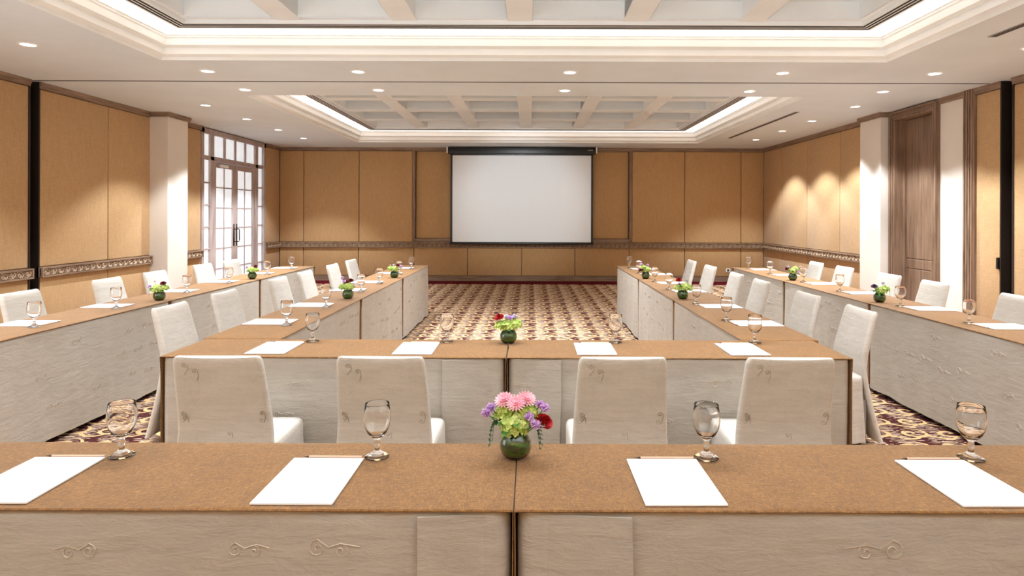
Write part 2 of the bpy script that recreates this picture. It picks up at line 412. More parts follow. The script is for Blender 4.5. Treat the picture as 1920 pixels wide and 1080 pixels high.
# cornices and baseboards
def stepped(mb, axis, a, b, face, out, z0, z1, th=.03):
    """small two-step moulding running along x or y; out = +1/-1 is the side the room lies on"""
    for (dz0, dz1, t) in ((0, .45, th*.6), (.45, 1, th)):
        q0, q1 = z0+(z1-z0)*dz0, z0+(z1-z0)*dz1
        lo, hi = (face-.02, face+t) if out > 0 else (face-t, face+.02)
        if axis == 'y': mb.box(lo, hi, a, b, q0, q1)
        else: mb.box(a, b, lo, hi, q0, q1)
    return mb
CZ0 = 2.925
for a, b in ((YF, 7.04), (7.17, 9.26), (9.82, 10.70), (13.33, YB)):
    obj('cornice', stepped(MB(), 'y', a, b, XL, 1, CZ0, H), M['wood_h'], wl)
    obj('baseboard', stepped(MB(), 'y', a, b, XL, 1, PZ0, 0, .025), M['wood_h'], wl)
obj('cornice', stepped(MB(), 'x', XL+.03, XR-.03, YB, -1, CZ0, H), M['wood_h'], wb)
obj('baseboard_back', stepped(MB(), 'x', XL+.03, XR-.03, YB, -1, PZ0, 0, .025), M['wood_h'], kind='structure')
for a, b in ((YF, 6.79), (6.96, 7.36), (7.53, 8.0), (9.67, YB)):
    obj('cornice', stepped(MB(), 'y', a, b, XR, -1, CZ0, H), M['wood_h'], wr)
    obj('baseboard', stepped(MB(), 'y', a, b, XR, -1, PZ0, 0, .025), M['wood_h'], wr)
# pilasters
p1 = obj('pilaster', MB().cbox(XL-.06, -5.39, 9.27, 9.81, 0, CZ0+.01, .006, 1), M['column'], wl)
obj('cornice', MB().box(XL, -5.365, 9.245, 9.835, CZ0+.01, CZ0+.04).box(XL, -5.355, 9.235, 9.845, CZ0+.04, H), M['wood_h'], wl)
p2 = obj('pilaster', MB().cbox(5.095, XR+.06, 9.10, 9.66, 0, CZ0+.01, .006, 1), M['column'], wr)
obj('cornice', MB().box(5.07, XR, 9.08, 9.68, CZ0+.01, CZ0+.04).box(5.06, XR, 9.07, 9.69, CZ0+.04, H), M['wood_h'], wr)
obj('plaster_panel', MB().box(XR, XR+.06, 7.53, 8.0, PZ0, CZ0), M['column'], wr)
# partition pockets
obj('pocket_channel', MB().box(XL-.13, XL-.10, 7.02, 7.19, 0, H).box(XL-.10, XL+.01, 7.025, 7.045, 0, H).box(XL-.10, XL+.01, 7.165, 7.185, 0, H).box(XL-.10, XL-.04, 7.09, 7.105, 0, H), M['bronze'], wl)
obj('pocket_channel', MB().box(XR+.13, XR+.16, 6.77, 6.98, 0, H).box(XR-.01, XR+.13, 6.775, 6.795, 0, H).box(XR-.01, XR+.13, 6.95, 6.97, 0, H).box(XR+.05, XR+.13, 6.86, 6.875, 0, H), M['bronze'], wr)
post = MB().cbox(XR-.03, XR+.06, 7.36, 7.53, 0, H, .004, 1)
for k in range(4): post.cbox(XR-.048, XR-.02, 7.368+k*.042, 7.393+k*.042, 0, H, .006, 2)
obj('grooved_post', post, M['wood_v'], wr)
lt = obj('latch', MB().cbox(XR-.028, XR+.004, 6.975, 7.005, .90, 1.03, .006, 2), M['black'], wr, smooth=True, label='black latch pull on the partition door')
# carved rail
def spiral(cx, cz, r, turns, a0, sgn=1, n=18, tail=None):
    pts = []
    for i in range(n+1):
        t = i/n; rr = r*(1-.86*t); a = a0+sgn*turns*2*PI*t
        pts.append((cx+rr*math.cos(a), cz+rr*math.sin(a)))
    if tail: pts = tail+pts
    return pts
def carved_rail(a, b, parent, place, kind_name='carved_rail'):
    """place(u, w, out) -> world point; u runs along the rail, w up, out towards the room"""
    mb = MB()
    def bx(u0, u1, w0, w1, o0, o1):
        P = [place(u, w, o) for o in (o0, o1) for w in (w0, w1) for u in (u0, u1)]
        mb.add(P, [(0, 2, 3, 1), (4, 5, 7, 6), (0, 1, 5, 4), (2, 6, 7, 3), (0, 4, 6, 2), (1, 3, 7, 5)])
    bx(a, b, RZ0, RZ0+.018, -.01, .058); bx(a, b, RZ1-.018, RZ1, -.01, .058)
    bx(a, b, RZ0+.018, RZ1-.018, -.01, .040)
    bx(a, a+.02, RZ0+.018, RZ1-.018, .03, .058); bx(b-.02, b, RZ0+.018, RZ1-.018, .03, .058)
    rail = obj(kind_name, mb, M['wood_h'], parent)
    g = MB(); P = [place(u, w, .0405) for u, w in ((a+.02, RZ0+.018), (b-.02, RZ0+.018), (b-.02, RZ1-.018), (a+.02, RZ1-.018))]
    P2 = [place(u, w, .0445) for u, w in ((a+.02, RZ0+.018), (b-.02, RZ0+.018), (b-.02, RZ1-.018), (a+.02, RZ1-.018))]
    g.loft([P, P2]); obj('carving_ground', g, M['carve_dark'], rail)
    c = MB(); n = max(1, int((b-a-.04)/.105)); st = (b-a-.04)/n; zc = (RZ0+RZ1)/2
    for i in range(n):
        u = a+.02+(i+.5)*st; s = 1 if i % 2 else -1
        for pts, rad in ((spiral(u-.012, zc+s*.006, .028, 1.5, PI if s > 0 else 0, s, 14), .0062),
                         ([(u-.05, zc-s*.028), (u-.025, zc-s*.034), (u+.005, zc-s*.030), (u+.03, zc-s*.012), (u+.048, zc+s*.020)], .006),
                         ([(u+.02, zc+s*.034), (u+.032, zc+s*.018), (u+.046, zc+s*.002)], .007)):
            R = [rad]*len(pts); R[-1] = rad*.5
            c.tube([place(p, q, .048) for p, q in pts], R, 4)
    o = obj('carving', c, M['carve'], rail); o['kind'] = 'stuff'
for a, b in ((YF, 7.045), (7.165, 9.26), (9.82, 10.70), (13.33, YB)):
    carved_rail(a, b, wl, lambda u, w, o: (XL+o, u, w))
carved_rail(9.665, YB, wr, lambda u, w, o: (XR-o, u, w))
carved_rail(XL+.06, XR-.06, wb, lambda u, w, o: (u, YB-o, w))

# ------------------------------------------------------------------ french door with sidelights and transom (left)
d1 = thing('door_1', 'x', 'x', (XL, 12.015, 0)); 
for k in ('label', 'category'): del d1[k]
d1['kind'] = 'structure'
hw = 1.30
fr = MB()
fr.cbox(-.16, .012, -hw, -hw+.085, 0, 2.985, .006, 1).cbox(-.16, .012, hw-.085, hw, 0, 2.985, .006, 1).cbox(-.16, .012, -hw, hw, 2.895, 2.985, .006, 1)
obj('door_frame', fr, M['wood_win'], d1)
ZT = 2.44
ps = MB()
for s in (-1, 1): ps.cbox(-.12, -.008, s*.90-.065, s*.90+.065, 0, 2.9, .006, 1)
ps.cbox(-.12, -.008, -hw+.08, hw-.08, ZT, ZT+.075, .006, 1)
obj('door_post', ps, M['wood_win'], d1)
def pane(x, y0, y1, z0, z1, par):
    obj('pane', MB().box(x-.006, x+.006, y0, y1, z0, z1), M['pane'], par)
bars = obj('glazing_frame', MB().cbox(-.08, -.03, -hw+.08, -.96, 0, .09, .004, 1).cbox(-.08, -.03, .96, hw-.08, 0, .09, .004, 1), M['wood_win'], d1)
# transom panes
ty = [-.835, -.46, 0, .46, .835]
for y0, y1 in ((-hw+.085, -.965), (.965, hw-.085)): pane(-.055, y0, y1, ZT+.07, 2.9, bars)
tb = [-.835, -.418, 0, .418, .835]
for a, b in zip(tb[:-1], tb[1:]): pane(-.055, a, b, ZT+.07, 2.9, bars)
for y in tb[1:-1]: obj('glazing_bar', MB().cbox(-.09, -.02, y-.028, y+.028, ZT+.07, 2.9, .004, 1), M['wood_win'], bars)
# sidelights
zs = [.09, .48, .87, 1.26, 1.65, 2.04, ZT]
for y0, y1 in ((-hw+.085, -.965), (.965, hw-.085)):
    for i in range(6):
        pane(-.055, y0, y1, zs[i], zs[i+1], bars)
        if i: obj('glazing_bar', MB().cbox(-.085, -.02, y0, y1, zs[i]-.014, zs[i]+.014, .004, 1), M['wood_win'], bars)
# leaves
for s in (-1, 1):
    y0, y1 = (-.83, -.004) if s < 0 else (.004, .83)
    lf = obj('door_leaf', MB().cbox(-.08, -.03, y0, y0+.105, .01, ZT-.01, .005, 1).cbox(-.08, -.03, y1-.105, y1, .01, ZT-.01, .005, 1)
             .cbox(-.08, -.03, y0+.1, y1-.1, .01, .14, .005, 1).cbox(-.08, -.03, y0+.1, y1-.1, ZT-.11, ZT-.01, .005, 1), M['wood_win'], d1)
    gz = [.14, .49, .86, 1.23, 1.60, 1.97, ZT-.11]; ym = (y0+y1)/2
    for i in range(6):
        for a, b in ((y0+.105, ym), (ym, y1-.105)): pane(-.055, a, b, gz[i], gz[i+1], lf)
        if i: obj('glazing_bar', MB().cbox(-.075, -.035, y0+.1, y1-.1, gz[i]-.011, gz[i]+.011, .003, 1), M['wood_win'], lf)
    obj('glazing_bar', MB().cbox(-.075, -.033, ym-.011, ym+.011, .14, ZT-.11, .003, 1), M['wood_win'], lf)
    yh = -.055 if s < 0 else .055
    h = MB().cbox(-.032, -.023, yh-.022, yh+.022, .88, 1.30, .003, 1)
    h.tube([(-.025, yh, 1.20), (.02, yh, 1.20), (.027, yh, 1.18), (.027, yh, .98), (.02, yh, .96), (-.025, yh, .96)], .010, 8)
    obj('door_handle', h, M['bronze'], lf, smooth=True, label='dark pull handle on a long back plate')
obj('door_closer', MB().cbox(-.03, .01, -.62, -.34, 2.345, 2.395, .006, 2), M['moulding'], d1, smooth=True)

# ------------------------------------------------------------------ panelled wooden door (right)
d2 = thing('door_2', 'x', 'x', (XR, 8.545, 0))
for k in ('label', 'category'): del d2[k]
d2['kind'] = 'structure'
fr = MB()
for s in (-1, 1):
    a, b = (.42, .545) if s > 0 else (-.545, -.42)
    fr.cbox(-.03, .19, a, b, 0, 2.99, .004, 1)
    e = .46 if s > 0 else -.46; fr.cbox(-.048, -.02, e-.012, e+.012, 0, 2.90, .005, 2)
    e = .51 if s > 0 else -.51; fr.cbox(-.055, -.02, e-.018, e+.018, 0, 2.97, .006, 2)
    e = .40 if s > 0 else -.40; fr.box(.10, .13, e-.02, e+.02, 0, 2.87)
fr.cbox(-.03, .19, -.43, .43, 2.865, 2.99, .004, 1).cbox(-.048, -.02, -.45, .45, 2.895, 2.915, .005, 2).cbox(-.055, -.02, -.5, .5, 2.955, 2.985, .006, 2)
obj('door_frame', fr, M['wood_door'], d2)
lf = MB()
for z0, z1 in ((.01, .745), (.755, .885), (.895, 2.86)): lf.cbox(.13, .17, -.418, .418, z0, z1, .005, 1)
lf.box(.14, .165, -.41, .41, .01, 2.86)
obj('door_leaf', lf, M['wood_door'], d2)

# ------------------------------------------------------------------ projection screen
ps = thing('projection_screen', 'white pull-down projection screen with black borders on the back wall', 'screen', (-.20, 13.86, .83))
S0, S1 = -1.585, 1.585
obj('screen_housing', MB().cbox(-1.64, 1.64, -.06, .06, 2.005, 2.155, .012, 3), M['black'], ps, smooth=True)
obj('bracket', MB().box(-1.67, -1.64, -.04, .04, 2.03, 2.165), M['moulding'], ps); obj('bracket', MB().box(1.64, 1.67, -.04, .04, 2.03, 2.165), M['moulding'], ps)
obj('black_border', MB().box(S0, S0+.045, -.004, .001, .03, 2.02).box(S1-.045, S1, -.004, .001, .03, 2.02).box(S0, S1, -.004, .001, 1.98, 2.02).box(S0, S1, -.004, .001, .03, .055), M['black'], ps)
sg = MB(); n = 40
for j in range(2):
    pass
rings = [[(S0+.04+(S1-S0-.08)*i/n, .003+.0012*math.sin(i*.9), z) for i in range(n+1)] for z in (.05, 1.0, 1.99)]
sg.loft(rings, False, False, close=False)
obj('screen_fabric', sg, M['screen'], ps, smooth='all')
obj('bottom_bar', MB().cbox(S0-.02, S1+.02, -.018, .012, 0, .035, .008, 2), M['black'], ps, smooth=True)
obj('name_plate', MB().box(1.46, 1.575, -.0625, -.0595, 2.085, 2.103), M['grille'], ps, label='tiny pale grey maker plate')
# wall socket
so = thing('wall_socket', 'small white socket low on the back wall near the right corner', 'socket', (4.45, YB-.001, .215))
obj('socket_plate', MB().cbox(-.05, .05, -.012, 0, 0, .085, .004, 2), M['paper'], so)
obj('socket_face', MB().cbox(-.024, .024, -.016, -.010, .018, .066, .003, 1).box(-.012, -.006, -.017, -.015, .036, .05).box(.006, .012, -.017, -.015, .036, .05), M['fern'], so, label='green socket insert')
# smoke detector
sm = tag(obj('smoke_detector', MB().lathe([(.0, -.055), (.035, -.054), (.05, -.04), (.056, -.02), (.06, -.018), (.06, 0), (0, 0)], 20), M['paint'], smooth=True),
         'small white smoke detector under a beam of the far coffered tray', 'smoke detector'); sm.location = (1.98, 10.49, 3.237)

# ------------------------------------------------------------------ downlights
ring_me = MB().lathe([(.058, .0), (.058, -.004), (.062, -.007), (.078, -.006), (.082, -.001), (.082, .0)], 28).mesh('trim_ring', M['moulding'], True)
disc_me = MB().lathe([(.0, -.002), (.058, -.002), (.058, .0), (.0, .0)], 28).mesh('lamp_disc', M['lamp'], True)
def spot_data(watt, deg, blend):
    l = bpy.data.lights.new('downlight_beam', 'SPOT'); l.energy = watt; l.color = SPOT_COL; l.spot_size = math.radians(deg)
    l.spot_blend = blend; l.shadow_soft_size = .05; return l
L_MAIN = spot_data(SPOT_W, 118, .9); L_WALL = spot_data(SPOT_WALL, 100, .38)
L_FAR = spot_data(SPOT_FAR, 124, .9); L_FARW = spot_data(SPOT_FARWALL, 100, .38)
L_COFF = spot_data(SPOT_COFFER, 110, .9); L_NEAR = spot_data(25, 110, .9)
def downlight(x, y, label, group, wall=False, z=H):
    t = thing('downlight', label, 'downlight', (x, y, z), 0, group)
    link('trim_ring', ring_me, t); link('lamp_disc', disc_me, t)
    o = bpy.data.objects.new('beam', (L_FARW if y > 7 else L_WALL) if wall else (L_COFF if z > H else L_NEAR if y < 1 else (L_FAR if y > 7 else L_MAIN))); C.objects.link(o); o.parent = t; o.location = (0, 0, -.015)
ORD = ['first', 'second', 'third', 'fourth', 'fifth', 'sixth']
for i, x in enumerate((-3.42, -1.83, .41, 2.66, 4.27)):
    downlight(x, 6.6, 'round recessed downlight in the ceiling just before the dark track line, %s from the left' % ORD[i], 'downlights between the ceiling trays', x > 4)
for i, x in enumerate((-3.47, -1.85, .41, 2.65, 4.27)):
    downlight(x, 7.57, 'round recessed downlight in the ceiling just beyond the dark track line, %s from the left' % ORD[i], 'downlights between the ceiling trays', x > 4)
for i, y in enumerate((8.67, 9.92, 11.16, 12.4)):
    downlight(-4.52, y, 'round downlight left of the far ceiling tray, %s from the front' % ORD[i], 'downlights left of the far tray', True)
for i, y in enumerate((8.6, 9.93, 11.1, 12.4)):
    downlight(4.47, y, 'round downlight right of the far ceiling tray, %s from the front' % ORD[i], 'downlights right of the far tray', True)
downlight(-4.5, 5.58, 'round downlight left of the near ceiling tray, at the upper left of the picture', 'downlights beside the near tray', True)
for i, y in enumerate((5.58, 4.3, 3.05, 1.8)):
    if i: downlight(-4.5, y, 'downlight out of view above the left wall near the viewer, %s of three' % ORD[i-1], 'downlights left of the near tray', True)
    downlight(4.47, y, 'downlight out of view above the right wall near the viewer, %s of four' % ORD[i], 'downlights right of the near tray', True)
for i, x in enumerate((-3.4, -1.83, .41, 2.65)):  # unseen row added to light the near face of the front table
    downlight(x, .3, 'added downlight out of view above the front table, %s from the left' % ORD[i], 'added downlights above the viewer')
for j, y in enumerate((3.03, 4.07)):  # unseen coffer lamps, added to brighten the crossing table from above
    for i, x in enumerate((-2.7, -1.66, -.62, .42, 1.46, 2.5)):
        downlight(x, y, 'added downlight out of view in a near coffer, %s row, %s from the left' % (ORD[j], ORD[i]), 'added downlights in the near coffers', z=H+.233+.25)

# ------------------------------------------------------------------ tables: skirted cover + runner
TW = .45
def cover_disp(x, y, z, seed):
    k = max(0, (.74-z)/.70)
    a = .004+.010*k
    return a*(noise.noise(Vector((x*3.1+seed*7.3, y*3.1, z*1.2)))*1.3+.5*noise.noise(Vector((x*11+seed, y*11, z*1.6))))-.003
def embroidery_mb(L, side, seed):
    mb = MB(); hw = TW/2; rnd = random.Random(seed)
    n = int((L-.2)/.20)
    for i in range(n):
        for row in range(3):
            u = -L/2+.12+i*.20+(.1 if row % 2 else 0)+rnd.uniform(-.02, .02); z0 = .62-.19*row+rnd.uniform(-.03, .03)
            if rnd.random() < (.45 if side > 0 else .55) or u > L/2-.12: continue
            sg = rnd.choice((-1, 1)); q = rnd.uniform(1.0, 1.5)
            lines = [spiral(u-sg*.022*q, z0, .018*q, 1.4, PI/2, sg, 14), spiral(u+sg*.024*q, z0-.004, .015*q, 1.3, PI/2, -sg, 12)]
            lines.append([(u-sg*.022*q, z0+.018*q), (u, z0+.004), (u+sg*.03, z0+.014), (u+sg*.06*q, z0+.006)])
            for pts in lines:
                P = []
                for (a, b) in pts:
                    d = cover_disp(a, side*hw, b, seed)+hw+.0015
                    P.append((a, side*d, b))
                mb.tube(P, .0015, 3, False)
    return mb
def flap_mb(x0, x1, seed, side=-1):
    rings = []; hw = TW/2
    N = 14
    outer = []; 
    for j in range(10):
        z = .735-(.735-.03)*j/9
        row = []
        for i in range(N+1):
            x = x0+(x1-x0)*i/N; x += .004*math.sin(j*.8)*(i/N)
            d = hw+cover_disp(x, side*hw, z, seed)-.005+.021*((1-i/N) if abs(x0) < abs(x1) else i/N)**.7+.004*math.sin(i/N*PI*2.0+seed)*j/9
            row.append((x, side*d, z))
        row += [(p[0], p[1]-side*.005, p[2]) for p in reversed(row)]
        rings.append(row)
    return MB().loft(rings)
def make_table(L, loc, rz, label, grp, seed, embro=-1, flaps=()):
    t = thing('skirted_table', label, 'table', loc, rz, grp)
    cl = L-.013; hw = TW/2
    rings = []
    for z, ins in ((.035, 0), (.10, 0), (.18, 0), (.26, 0), (.34, 0), (.42, 0), (.50, 0), (.58, 0), (.66, 0), (.71, 0), (.732, .001), (.740, .005), (.7425, .012)):
        ring = []
        for (x, y, a) in rrect(-cl/2, cl/2, -hw, hw, .042, (50, 12)):
            d = cover_disp(x, y, z, seed)-ins if z < .735 else -.001-ins
            if z < .74: d = max(d, -.02)
            zz = z+(.006*noise.noise(Vector((x*4+seed, y*4, 5))) if z < .05 else 0)
            # light flare of the hem at the ends so that the gap between tables opens downwards only a little
            if abs(math.cos(a)) > .8: d = min(d, .0)*.3-.003*(1-z)
            ring.append((x+d*math.cos(a), y+d*math.sin(a), zz))
        rings.append(ring)
    sk = obj('table_skirt', MB().loft(rings, False, True), M['skirt'], t, smooth=True)
    obj('table_leg', MB().tube([(-cl/2+.1, 0, 0), (-cl/2+.1, 0, .72)], .016, 8), M['black'], t)
    obj('table_leg', MB().tube([(cl/2-.1, 0, 0), (cl/2-.1, 0, .72)], .016, 8), M['black'], t)
    e = obj('embroidery', embroidery_mb(cl, embro, seed), M['thread'], sk); e['kind'] = 'stuff'
    for (a, b) in flaps: obj('overlap_flap', flap_mb(a, b, seed, embro), M['skirt'], t, smooth=True)
    return t
def make_runner(L, loc, rz, label, grp, seed):
    h = L/2-.0006; path = []
    for k in range(10): path.append((-h, .06+.60*k/9, 1, 0))
    for k in range(1, 5):
        a = PI/2*k/4; path.append((-h+.005-.005*math.cos(a), .7435+.006*math.sin(a), 1-k/4, k/4))
    nn = int(L/.06)
    for k in range(1, nn): path.append((-h+.005+(2*h-.010)*k/nn, .7495, 0, 1))
    right = [(-p[0], p[1], -p[2], p[3]) for p in reversed(path[:14])]
    path += right
    mb = MB(); rings = []
    ys = [-1, -.99, -.9, -.6, -.3, 0, .3, .6, .9, .99, 1]
    top = []; bot = []
    wid = TW/2+.004
    for (x, z, sx, up) in path:
        row = []; row2 = []
        hang = abs(sx) > .9
        for q in ys:
            y = q*wid*(1 if not hang else .97)
            e = 1 if abs(q) >= .99 else 0
            wx = 0
            if hang:
                wx = (.006*math.sin(q*9+seed)+.008)*min(1, (.74-z)*6)*(1 if sx > 0 else -1) * (-1)
                wx = -wx*.6
                wx *= -1 if sx > 0 else 1
                wx = abs(.002*math.sin(q*7+seed))*min(1, (.74-z)*5)*(1 if sx > 0 else -1)
            zz = z; yy = y
            if up > .4 and abs(q) == 1:
                zz = z-.003-.002*noise.noise(Vector((x*3+seed, q, 0))); yy = y*1.004
            elif up > .9:
                zz = z+.0006*noise.noise(Vector((x*9, q*2, seed)))
            row.append((x+wx, yy, zz)); row2.append((x+wx+sx*.003, yy*.994, zz-up*.0024))
        top.append(row); bot.append(row2)
    rings = [t+list(reversed(b)) for t, b in zip(top, bot)]
    mb.loft(rings)
    o = obj('table_runner', mb, M['runner'], smooth=True)
    o.location = loc; o.rotation_euler = (0, 0, rz)
    return tag(o, label, 'table runner', grp)

ROWS = {}
def row(key, place, L, centers, rz, grp_t, grp_r, embro, tl, rl, flaps):
    for i, c in enumerate(centers):
        make_table(L, c, rz, tl[i], grp_t, len(ROWS)*5+i+1, embro, flaps[i])
        make_runner(L, c, rz, rl[i], grp_r, len(ROWS)*5+i+1)
    ROWS[key] = 1
FY, SY = 1.568+.225, 3.245+.225
row('front', None, 1.80, [(-.94, FY, 0), (.86, FY, 0)], 0, 'tables of the front row', 'runners on the front row', -1,
    ['grey-skirted long table at the very front, left half', 'grey-skirted long table at the very front, right half'],
    ['brown runner on the very front table, left of the centre seam', 'brown runner on the very front table, right of the centre seam'],
    [((.66, .845),), ((-.845, -.605),)])
row('cross', None, 1.80, [(-1.026, SY, 0), (.778, SY, 0)], 0, 'tables crossing the open U', 'runners on the crossing tables', -1,
    ['grey-skirted table closing the U shape, left half, behind two white chairs', 'grey-skirted table closing the U shape, right half, behind two white chairs'],
    ['brown runner on the table closing the U, left of the centre vase', 'brown runner on the table closing the U, right of the centre vase'],
    [((.57, .845),), ((-.845, -.62),)])
pos3 = ['nearest of three', 'middle one of three', 'farthest of three']
def arm(key, xc, y0, L, rz, side, fl):
    row(key, None, L, [(xc, y0+L*(k+.5), 0) for k in range(3)], rz, 'tables of the '+side, 'runners on the '+side, 1,
        ['grey-skirted table in the %s, %s' % (side, p) for p in pos3],
        ['brown runner in the %s, %s' % (side, p) for p in pos3], fl)
arm('inner_left', -1.713, 3.71, 1.80, -PI/2, 'left arm of the U', [(), ((.62, .845),), ()])
arm('inner_right', 1.485, 3.71, 1.80, PI/2, 'right arm of the U', [(), (), ()])
arm('outer_left', -3.305, 3.57, 1.78, -PI/2, 'far left row by the wall', [(), (), ()])
arm('outer_right', 3.105, 3.53, 1.79, PI/2, 'far right row by the wall', [(), (), ()])

# ------------------------------------------------------------------ chairs
def make_chair(label, group):
    t = thing('covered_chair', label, 'chair', (0, 0, 0), 0, group)
    def prof(z):
        # rear face y, thickness, half width
        if z > .52: k = (z-.52)/.35; return -.168-.092*k, .045, .212-.020*k
        k = (.52-z)/.52; return -.168-.10*k**1.4, .03, .212+.038*k
    rings = []
    for z in (.035, .10, .18, .26, .34, .42, .50, .58, .66, .74, .80, .84, .858, .866, .869):
        yr, th, hw = prof(z); ins = {.858: .004, .866: .010, .869: .02}.get(z, 0)
        ring = []
        for (x, y, a) in rrect(-hw+ins, hw-ins, yr+ins*.8, yr+th-ins*.8, min(.018, th/2-ins*.8-.002), (12, 1), 3):
            wob = .005*math.sin(x*30+z*4)*max(0, (.40-z)/.4)
            bow = -.012*(1-(x/hw)**2)*(1 if z > .45 else 0)     # slightly hollow back
            ring.append((x, y+wob-bow*.6, z-(.008*(1-(x/hw)**2) if z > .80 else 0)))
        rings.append(ring)
    bk = obj('backrest', MB().loft(rings), M['chair'], t, smooth=True)
    rings = []
    for z, ins in ((.36, .0), (.42, 0), (.438, .003), (.449, .010), (.454, .022), (.457, .05)):
        rings.append([(x, y, z) for x, y, a in rrect(-.222+ins, .222-ins, -.150+ins*.3, .230-ins, max(.01, .035-ins*.3), (6, 6), 4)])
    obj('seat', MB().loft(rings), M['chair'], t, smooth=True)
    rings = []
    for z in (.035, .08, .14, .20, .27, .34, .40):
        k = (.40-z)/.365; ring = []
        for (x, y, a) in rrect(-.221-.024*k, .221+.024*k, -.149-.02*k, .229+.012*k, .035, (18, 16), 5):
            d = .010*k*math.sin(x*38+y*31)+.004*k*math.sin(x*90-y*70)-.002
            d = min(d, .006*k) if math.sin(a) > .5 else d
            ring.append((x+d*math.cos(a), y+d*math.sin(a), z))
        rings.append(ring)
    obj('skirt', MB().loft(rings, False, False), M['chair'], t, smooth=True)
    for sx in (-1, 1):
        for y in (-.15, .18): obj('chair_leg', MB().box(sx*.19-.016, sx*.19+.016, y-.016, y+.016, 0, .3), M['grille'], t)
    e = MB()
    for (cx, cz, s) in ((.175, .60, 1), (.17, .565, -1), (-.175, .60, -1), (-.17, .575, 1), (.02, .50, 1), (.06, .47, -1), (-.10, .80, 1), (-.14, .83, -1)):
        P = spiral(cx, cz, .013, 1.3, 0, s, 14, [(cx+.006*s, cz-.045), (cx+.014, cz-.02)])
        Q = []
        for (x, z) in P:
            yr, th, hw = prof(z); bow = -.012*(1-(x/hw)**2)*(1 if z > .45 else 0)
            Q.append((x, yr-bow*.6-.0015, z))
        e.tube(Q, .0013, 3, False)
    o = obj('embroidery', e, M['thread_dark'], bk); o['kind'] = 'stuff'
    return t
chair0 = None
def chair(x, y, rz, label, group):
    global chair0
    if chair0 is None:
        chair0 = make_chair(label, group); chair0.location = (x, y, 0); chair0.rotation_euler = (0, 0, rz); return chair0
    c = dup(chair0, (x, y, 0), rz, label); c['group'] = group; return c
rz_j = [.012, -.01, .006, -.008]
for i, x in enumerate((-1.375, -.655, .405, 1.145)):
    chair(x, 2.975, rz_j[i], 'ivory-covered chair seen from behind at the table closing the U, %s from the left' % ORD[i], 'chairs seen from behind')
jr = random.Random(3)
for i, y in enumerate((4.28, 5.04, 6.10, 6.83, 7.78, 8.58)):
    chair(-2.5+.26, y, -PI/2+jr.uniform(-.03, .03), 'ivory-covered chair outside the left arm of the U, %s from the front' % ORD[i], 'chairs along the left arm')
for i, y in enumerate((4.24, 5.03, 6.05, 6.78, 7.76, 8.67)):
    chair(2.27-.26, y, PI/2+jr.uniform(-.03, .03), 'ivory-covered chair outside the right arm of the U, %s from the front' % ORD[i], 'chairs along the right arm')
for i, y in enumerate((4.98, 6.0, 6.76, 7.74, 8.48)):
    chair(-4.1+.26, y, -PI/2+jr.uniform(-.03, .03), 'ivory-covered chair between the far left tables and the wall, %s from the front' % ORD[i], 'chairs along the left wall')
for i, y in enumerate((4.93, 5.97, 6.72, 7.68, 8.45)):
    chair(3.9-.26, y, PI/2+jr.uniform(-.03, .03), 'ivory-covered chair between the far right tables and the wall, %s from the front' % ORD[i], 'chairs along the right wall')

# ------------------------------------------------------------------ place settings
TZ = .7515
pad_me = MB().box(-.105, .105, -.1485, .1485, 0, .004).mesh('notepad', M['paper'])
pencil_b = MB().tube([(-.075, 0, .0036), (.085, 0, .0036)], .0036, 6).mesh('barrel', M['pencil'])
pencil_t = MB().tube([(-.092, 0, .0036), (-.087, 0, .0036), (-.075, 0, .0036)], [.0004, .001, .0035], 6).mesh('point', M['lead'])
prof = [(.0, 0), (.034, .0), (.037, .002), (.036, .005), (.022, .011), (.011, .019), (.0075, .026), (.0078, .034), (.011, .040), (.0085, .046), (.009, .052), (.018, .060),
        (.032, .074), (.042, .094), (.0455, .116), (.0435, .142), (.0405, .162), (.0400, .1632), (.0393, .162), (.0424, .142), (.0444, .116), (.0409, .0945), (.0305, .076), (.016, .0655), (.0, .0625)]
prof = [(r*(.90 if z > .05 else 1), z) for r, z in prof]
glass_me = MB().lathe(prof, 32).mesh('water_goblet', M['glass'], 'all')
GL = {'p': 'notepads', 'c': 'pencils', 'g': 'goblets'}
def setting(px, py, rz, where, gx=.135, gy=.165):
    R = Matrix.Rotation(rz, 2)
    def pt(a, b): q = R @ Vector((a, b)); return (px+q.x, py+q.y, TZ)
    tag(link('notepad', pad_me, loc=(px, py, TZ), rz=rz+jr.uniform(-.012, .012)), 'blank white notepad on '+where, 'notepad', 'notepads set out on the tables')
    t = thing('pencil', 'pale wooden pencil on '+where, 'pencil', pt(.012, .158), rz+jr.uniform(-.01, .01), 'pencils behind the notepads')
    link('barrel', pencil_b, t); link('point', pencil_t, t, label='dark pencil point')
    tag(link('water_goblet', glass_me, loc=pt(gx, gy), rz=rz), 'clear glass goblet on '+where, 'glass', 'goblets set out on the tables')
for i, x in enumerate((-1.385, -.606, .398, 1.205)):
    setting(x, 1.733, 0, 'the front table, %s from the left' % ORD[i], .14, .17)
for i, x in enumerate((-1.405, -.625, .355, 1.165)):
    setting(x, 3.44, 0, 'the table closing the U, %s from the left' % ORD[i], .14, .185)
for i, y in enumerate((4.27, 5.07, 6.09, 6.81, 7.82, 8.6)):
    setting(-1.775, y, -PI/2, 'the left arm of the U, %s from the front' % ORD[i], .12, .155)
    setting(1.545, y, PI/2, 'the right arm of the U, %s from the front' % ORD[i], .12, .165)
for i, y in enumerate((4.18, 4.98, 5.98, 6.8, 7.76, 8.54)):
    setting(-3.37, y, -PI/2, 'the far left row by the wall, %s from the front' % ORD[i], .13, .15)
    setting(3.18, y, PI/2, 'the far right row by the wall, %s from the front' % ORD[i], .13, .15)

